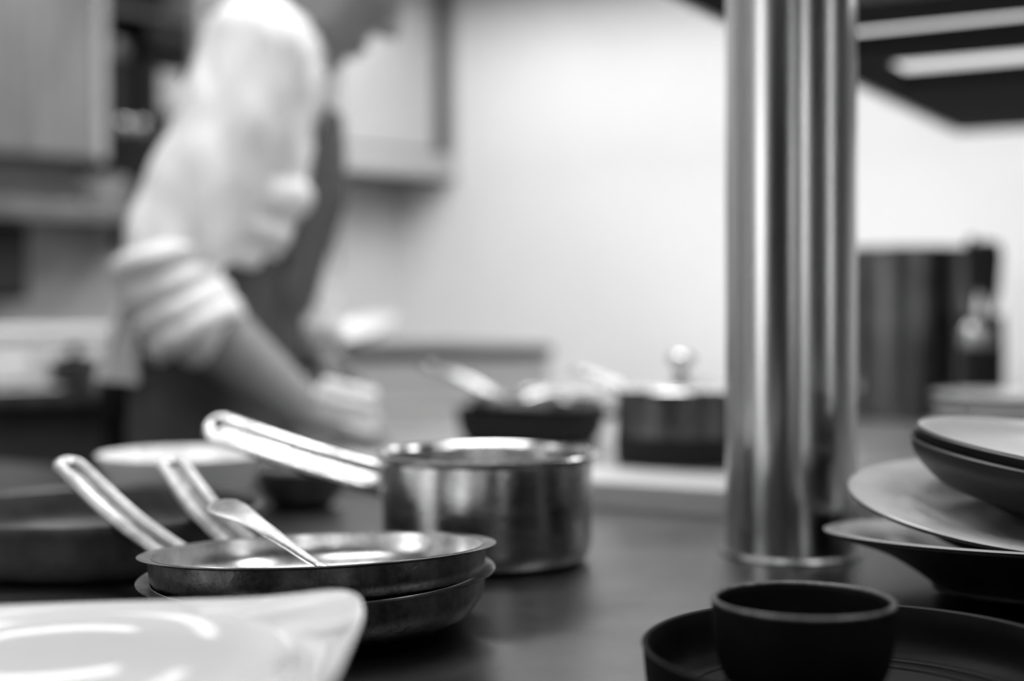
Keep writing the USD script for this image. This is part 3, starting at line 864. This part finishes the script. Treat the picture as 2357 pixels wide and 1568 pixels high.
# ------------------------------------------------------------------ on the stove, behind
def pot(name, label, cat, loc, R, H, body_m, rim_m=None, base=None):
    t = thing(name, label, cat, loc)
    o = [(R * 0.93, 0), (R * 0.98, 0.003), (R, 0.010), (R, H - 0.004), (R + 0.004, H - 0.002), (R + 0.004, H)]
    i = [(R - 0.002, H), (R - 0.003, H - 0.004), (R - 0.003, 0.010), (R * 0.95, 0.005)]
    part('pot_body', lathe([(0, 0)] + o + i + [(0, 0.004)], 96), M[body_m], t)
    if rim_m:
        part('rim_band', lathe([(R + 0.003, H - 0.003), (R + 0.0055, H - 0.002), (R + 0.0055, H + 0.001), (R - 0.002, H + 0.0015), (R - 0.002, H - 0.001), (R + 0.003, H - 0.003)], 96), M[rim_m], t)
    if base:
        part('base_disc', lathe([(0, -0.0005), (R * 0.99, -0.0005), (R + 0.001, 0.006), (R + 0.001, base), (R * 0.995, base)], 96), M['black_iron'], t, label='blackened base')
    return t


q = P(1568, 0, 1.56)
R, H = 0.071, 0.078
t = pot('lidded_pot', 'small steel lidded pot with blackened base, on the stove left of the post', 'pot', (q[0], q[1], STOVE + 0.001), R, H, 'dark_pot', base=0.030)
lid = part('lid', lathe([(0, H + 0.016)] + prof([(0.018, H + 0.0155), (0.045, H + 0.010), (R + 0.003, H + 0.0035)], 12) + [(R + 0.005, H + 0.0015), (R + 0.003, H + 0.001)] + prof([(0.045, H + 0.008), (0.018, H + 0.0135)], 8) + [(0, H + 0.014)], 96), M['steel'], t)
part('knob', lathe([(0.006, H + 0.014), (0.005, H + 0.024)] + prof([(0.010, H + 0.027), (0.015, H + 0.034), (0.011, H + 0.041), (0.004, H + 0.043)], 12) + [(0, H + 0.043)], 48), M['steel'], lid)
o_ = np.array([q[0], q[1], STOVE + 0.001])
p0, p1 = P(1462, 912, 1.57) - o_, P(1340, 856, 1.62) - o_
part('handle', channel_handle([p0 + np.array([.014, 0, -.004]), p0, (p0 + p1) / 2 + np.array([0, 0, .001]), p1], 0.018, 0.016, 0.004), M['steel'], t)

q = P(1222, 0, 1.80)
t = thing('skillet', 'black iron skillet on the stove under a shallow steel pan', 'skillet', (q[0], q[1], STOVE + 0.0008))
part('pan_body', pan_shell(0.098, 0.044, 0.078, 0.003, 0.004), M['black_iron'], t)
part('handle', channel_handle([(0.09, 0.02, 0.032), (0.12, 0.03, 0.036), (0.16, 0.04, 0.044), (0.21, 0.055, 0.052)], 0.022, 0.018, 0.004), M['black_iron'], t)
t = thing('shallow_pan', 'shallow bright steel pan set inside the black skillet', 'pan', (q[0] + 0.006, q[1], STOVE + 0.0285), 0, ((0, 1, 0), 2.0))
part('pan_body', pan_shell(0.090, 0.030, 0.062, 0.002, 0.005), M['steel'], t)
o_ = np.array([q[0] + 0.006, q[1], STOVE + 0.0285])
p0, p1 = P(1120, 905, 1.80) - o_, P(985, 852, 1.84) - o_
part('handle', channel_handle([p0 + np.array([.022, 0, -.009]), p0, (p0 + p1) / 2 + np.array([0, 0, .003]), p1], 0.020, 0.018, 0.004), M['steel'], t)
a, b = P(1160, 915, 1.80), P(1440, 905, 1.76)
lp = spline([a + np.array([0, 0, -.004]), a * .7 + b * .3 + np.array([0, 0, .006]), b * .8 + a * .2 + np.array([0, 0, .010]), b + np.array([0, 0, .012])], 30)
kk = np.linspace(0, 1, 30)
tg = sweep(lp, circle(1, 14), (0, -0.4, 0.9), np.stack([np.interp(kk, [0, .05, .2, .4, .8, .95, 1], [.002, .014, .020, .006, .007, .011, .003]), np.interp(kk, [0, .2, .4, 1], [.002, .004, .002, .0022])], 1))
single('serving_spoon', tg, M['steel'], 'steel serving spoon lying across the shallow pan on the stove', 'spoon')

q = P(2086, 0, 2.22)
t = pot('stockpot', 'tall dark steel stockpot on the stove behind the post', 'pot', (q[0], q[1], STOVE + 0.0008), 0.097, 0.262, 'dark_pot', 'dark_pot')
for sd in (-1, 1):
    a_ = math.radians(-90 + sd * 78)
    c, s_ = math.cos(a_), math.sin(a_)
    pth = [(0.095 * c - s_ * w_, 0.095 * s_ + c * w_, 0.05) if abs(w_) == 0.035 else (0.125 * c - s_ * w_, 0.125 * s_ + c * w_, 0.056) for w_ in (-0.035, -0.022, 0.022, 0.035)]
    part('loop_handle', tube(spline(pth, 20), 0.0055, 10), M['steel'], t)

q = P(2262, 0, 2.10)
t = thing('utensil_crock', 'black utensil crock right of the stockpot', 'crock', (q[0], q[1], STOVE))
part('crock_body', lathe([(0, 0)] + prof([(0.026, 0), (0.030, 0.02), (0.0315, 0.10), (0.0300, 0.155)], 12) + [(0.0312, 0.158), (0.029, 0.160), (0.0275, 0.157), (0.027, 0.02), (0, 0.010)], 64), M['black_iron'], t)
for k, (dx, dy_, px, py, sh) in enumerate(((-0.010, 0.004, 2238, 545, 'flat'), (0.008, -0.004, 2268, 552, 'flat'), (0.010, 0.008, 2290, 556, 'flat'))):
    a = np.array([q[0] + dx, q[1] + dy_, STOVE + 0.012])
    b = P(px, py, 2.10 + dy_)
    pth = spline([a, (a + b) / 2, b], 30)
    kk = np.linspace(0, 1, 30)
    wv = np.interp(kk, [0, .62, .72, .94, 1], [.004, .004, .011, .013, .006])
    single('spatula', sweep(pth, circle(1, 10), (0, -1, 0), np.stack([wv, np.full(30, .0035)], 1)), M['rubber'],
           ('black spatula leaning left in the utensil crock', 'upright black spatula in the middle of the utensil crock', 'black spatula leaning right in the utensil crock')[k], 'spatula', 'spatulas in the crock')
q = P(2248, 0, 1.98)
t = thing('shaker', 'steel-topped shaker in front of the utensil crock', 'shaker', (q[0], q[1], STOVE))
part('shaker_body', lathe([(0, 0), (0.022, 0), (0.023, 0.01), (0.021, 0.10), (0.0215, 0.118), (0, 0.118)], 48), M['black_iron'], t)
part('cap', lathe([(0.0215, 0.116)] + prof([(0.0222, 0.122), (0.021, 0.138), (0.012, 0.150), (0.003, 0.153)], 14) + [(0, 0.153)], 48), M['steel'], t)

plate0 = None
for k in range(7):
    q = P(2335, 0, 1.56)
    loc = (q[0] + rng.uniform(-.002, .002), q[1] + rng.uniform(-.002, .002), STOVE + 0.0006 + 0.0105 * k)
    lab = ('bottom plate', 'second plate from the bottom', 'third plate from the bottom', 'middle plate', 'third plate from the top', 'second plate from the top', 'top plate')[k] + ' of the white plate stack on the stove behind the bowls'
    if plate0 is None:
        plate0 = thing('stacked_plate', lab, 'plate', loc, group='white plates stacked on the stove')
        part('plate_body', lathe(plate_prof(0.086, 0.0135, 0.050, 0.0035), 96), M['white_bowl'], plate0)
    else:
        copy_of(plate0, 'stacked_plate', lab, loc, group='white plates stacked on the stove')




# ------------------------------------------------------------------ cabinet wall on the left
LYAW = math.atan2(LW[1], LW[0])


def LS(px):
    """How far along the cabinet fronts (from the corner, towards the left) a pixel column lies."""
    k = (px - CX) / F
    return (k * C[1] - C[0]) / (k * LW[1] - LW[0])


def lbox(px0, px1, z0, z1, d0, d1, b=0.004):
    """Box along the cabinet wall between two pixel columns; d metres in front of (-) or behind (+) the cabinet fronts."""
    s0, s1 = LS(px1), LS(px0)
    c = C - LW * (s0 + s1) / 2 - LN * (d0 + d1) / 2
    return yawed(rbox(abs(s1 - s0), abs(d1 - d0), z1 - z0, b), LYAW, (c[0], c[1], (z0 + z1) / 2))


CZ = 1.402
t = thing('wall_cabinet', 'steel wall cabinet at the left edge of the picture', 'cabinet')
part('body', lbox(-260, 243, 1.383, 2.3, 0.012, 0.150), M['panel'], t)
part('door', lbox(-256, 214, 1.386, 2.295, -0.008, 0.010), M['panel'], t)
part('edge_strip', lbox(217, 243, 1.383, 2.3, -0.010, 0.010), M['panel_light'], t, label='paler edge strip')
t = thing('wall_cabinet', 'steel wall cabinet behind the chef, beside the white wall', 'cabinet')
part('body', lbox(452, 1043, CZ + 0.004, 2.3, 0.012, 0.150), M['panel_light'], t)
part('door', lbox(456, 728, CZ + 0.055, 2.295, -0.008, 0.010), M['panel_light'], t)
part('door', lbox(734, 996, CZ + 0.055, 2.295, -0.008, 0.010), M['panel_light'], t)
part('handle_strip', lbox(1001, 1034, CZ + 0.055, 2.295, 0.004, 0.011), M['panel_dark'], t, label='dark recessed strip')
part('bottom_rail', lbox(452, 1043, CZ, CZ + 0.048, -0.012, 0.010), M['panel_light'], t)
part('underside', lbox(454, 1041, CZ - 0.004, CZ + 0.003, 0.012, 0.150, 0.001), M['panel_dark'], t, label='dark underside')
part('side_trim', lbox(1036, 1045, CZ, 2.3, -0.010, 0.012), M['panel_light'], t)

t = thing('open_shelf_unit', 'black open shelf unit between the two steel wall cabinets', 'shelf')
part('back_panel', lbox(248, 448, 1.375, 2.3, 0.135, 0.150), M['black_iron'], t)
part('shelf_board', lbox(248, 448, 1.360, 1.378, 0.0, 0.150), M['black_iron'], t)
part('shelf_board', lbox(248, 448, 1.68, 1.70, 0.0, 0.134), M['panel_dark'], t)
def at_left(px, d):
    p = C - LW * LS(px) - LN * d
    return p
p = at_left(296, 0.07)
t = thing('canister', 'tall grey canister in the open shelf unit', 'canister', (p[0], p[1], 1.378))
part('canister_body', lathe([(0, 0), (0.036, 0), (0.038, 0.004), (0.038, 0.22), (0.036, 0.224), (0, 0.224)], 48), M['black_iron'], t)
part('lid', lathe([(0, 0.225), (0.039, 0.225), (0.039, 0.25), (0.034, 0.262), (0, 0.264)], 48), M['panel_dark'], t)
for k, (px, rr) in enumerate(((289, 0.017), (331, 0.012))):
    p = at_left(px, 0.015)
    t = thing('steel_shaker', ('larger', 'smaller')[k] + ' of two round steel-topped shakers in front of the grey canister', 'shaker', (p[0], p[1], 1.378))
    part('jar', lathe([(0, 0), (rr * 1.0, 0), (rr * 1.1, 0.004), (rr * 1.0, 0.068), (0, 0.068)], 32), M['black_iron'], t)
    part('cap', lathe([(rr, 0.068)] + prof([(rr * 1.2, 0.076), (rr * 1.1, 0.092), (rr * .4, 0.102)], 10) + [(0, 0.103)], 32), M['steel'], t)
p = at_left(392, 0.075)
t = thing('black_appliance', 'black countertop appliance in the open shelf unit, partly behind the chef', 'appliance', (p[0], p[1], 1.378), LYAW)
part('housing', rbox(0.10, 0.10, 0.24, 0.012, center=(0, 0.0, 0.12)), M['black_iron'], t)
part('head', rbox(0.10, 0.13, 0.07, 0.015, center=(0, -0.015, 0.268)), M['black_iron'], t)
part('front_plate', rbox(0.055, 0.006, 0.09, 0.003, center=(0.012, -0.053, 0.16)), M['panel'], t, label='steel front plate')

t = thing('wall_shelf', 'steel wall shelf under the left wall cabinet', 'shelf')
part('board', lbox(-260, 345, 1.268, 1.290, -0.06, 0.150), M['panel_dark'], t)
part('front_edge', lbox(-260, 345, 1.258, 1.294, -0.072, -0.060), M['panel'], t)
for px in (-200, 325):
    part('bracket', lbox(px, px + 12, 1.20, 1.268, 0.03, 0.150), M['panel_dark'], t)
p = at_left(238, 0.015)
t = thing('shelf_bowl', 'flared steel bowl standing on the wall shelf left of the chef', 'bowl', (p[0], p[1], 1.290))
part('bowl_body', lathe([(0, 0), (0.026, 0)] + prof([(0.030, 0.003), (0.043, 0.03), (0.054, 0.056)], 8) + [(0.057, 0.058), (0.056, 0.060)] + prof([(0.052, 0.056), (0.041, 0.03), (0.028, 0.005)], 8) + [(0, 0.004)], 64), M['panel_light'], t)
t = thing('wall_box', 'black box mounted on the wall under the steel wall shelf', 'box')
part('housing', lbox(-150, 76, 1.105, 1.256, 0.02, 0.155, 0.008), M['black_iron'], t)
part('cover', lbox(-140, 66, 1.115, 1.246, 0.008, 0.020, 0.004), M['rubber'], t)

# hanging ladle
p = at_left(826, 0.10)
t = thing('hanging_ladle', 'steel ladle hanging on the wall below the cabinet, right of the chef', 'ladle', (p[0], p[1], 1.19))
bowl = lathe([(0, -0.020)] + prof([(0.010, -0.019), (0.020, -0.010), (0.0235, 0.0)], 8) + [(0.0225, 0.0)] + prof([(0.019, -0.009), (0.009, -0.017)], 6) + [(0, -0.018)], 32)
bowl.apply_transform(trimesh.transformations.rotation_matrix(math.radians(-35), (1, 0, 0)))
bowl.apply_translation((0, 0, 0.155))
part('bowl', bowl, M['steel'], t)
part('stem', tube(spline([(0, 0.022, 0.150), (0, 0.026, 0.12), (0, 0.026, 0.0)], 16), 0.004, 8, (0, 1, 0)), M['steel'], t)

# left counter with containers
a, b = np.array(P(-160, 0, 2.12)[:2]), np.array(P(352, 0, 2.30)[:2])
CYAW = math.atan2(b[1] - a[1], b[0] - a[0])
wd = np.linalg.norm(b - a)
nb = np.array([-math.sin(CYAW), math.cos(CYAW)])
mid = (a + b) / 2 + nb * 0.19
LT = 0.968
t = thing('left_counter', 'dark steel side counter behind the chef on the left', 'counter', (mid[0], mid[1], 0), CYAW)
part('top', rbox(wd + 0.02, 0.40, 0.03, 0.004, center=(0, 0, LT - 0.015)), M['panel'], t)
part('body', rbox(wd, 0.36, LT - 0.13, 0.004, center=(0, 0.01, (LT - 0.03 + 0.10) / 2)), M['panel_dark'], t)
for k in range(3):
    w3 = wd / 3
    xk = -wd / 2 + w3 * (k + .5)
    d_ = part('door', rbox(w3 - 0.035, 0.012, LT - 0.28, 0.004, center=(xk, -0.176, (LT - 0.10) / 2)), M['panel_dark'], t)
    part('handle', rbox(0.012, 0.02, 0.16, 0.004, center=(xk + w3 * 0.33, -0.192, LT - 0.30)), M['black_iron'], d_)
part('plinth', box(wd - 0.04, 0.30, 0.10, (0, 0.02, 0.05)), M['black_iron'], t)


def on_counter(px, y):
    p = P(px, 0, y)
    return (p[0], p[1], LT)


t = thing('food_container', 'large white lidded food container on the left counter', 'container', on_counter(88, 2.37), CYAW)
part('tub', rbox(0.27, 0.16, 0.068, 0.010, center=(0, 0, 0.034)), M['white_bowl'], t)
part('lid', rbox(0.285, 0.172, 0.024, 0.006, center=(0, 0, 0.080)), M['white_bowl'], t)
t = thing('steel_cup', 'small steel cup in front of the white food container', 'cup', on_counter(88, 2.235))
part('cup_body', lathe([(0, 0), (0.0115, 0), (0.0125, 0.002), (0.0135, 0.050), (0.0140, 0.052), (0.0128, 0.052), (0.0118, 0.004), (0, 0.003)], 32), M['white_bowl'], t)
t = thing('black_lidded_pan', 'small black pan with a black lid beside the steel cup', 'pan', on_counter(172, 2.25))
part('pan_body', lathe([(0, 0), (0.034, 0), (0.038, 0.004), (0.039, 0.034), (0.036, 0.034), (0.035, 0.004), (0, 0.003)], 48), M['steel_dull'], t)
part('lid', lathe([(0, 0.048)] + prof([(0.012, 0.047), (0.030, 0.042), (0.040, 0.036)], 8) + [(0.041, 0.034), (0.036, 0.033), (0, 0.033)], 48), M['black_iron'], t)
part('knob', lathe([(0.004, 0.046), (0.004, 0.052), (0.010, 0.055), (0.010, 0.061), (0, 0.062)], 24), M['black_iron'], t)

# white oval dish on the low cabinet, tilted
q = P(838, 0, 2.52)
t = thing('oval_dish', 'white oval dish leaning above the chef hands, at the left end of the low cabinet', 'dish', (q[0] + 0.0, q[1] + 0.03, 1.041), 0.1, ((24, -14, 0), 28))
od = lathe([(0, 0.002), (0.030, 0.002), (0.032, 0)] + prof([(0.036, 0.001), (0.050, 0.010), (0.062, 0.017)], 8) + [(0.063, 0.019), (0.061, 0.0195)] + prof([(0.049, 0.013), (0.034, 0.006)], 6) + [(0, 0.005)], 64)
od.vertices[:, 1] *= 0.7
part('dish_body', od, M['white_bowl'], t)
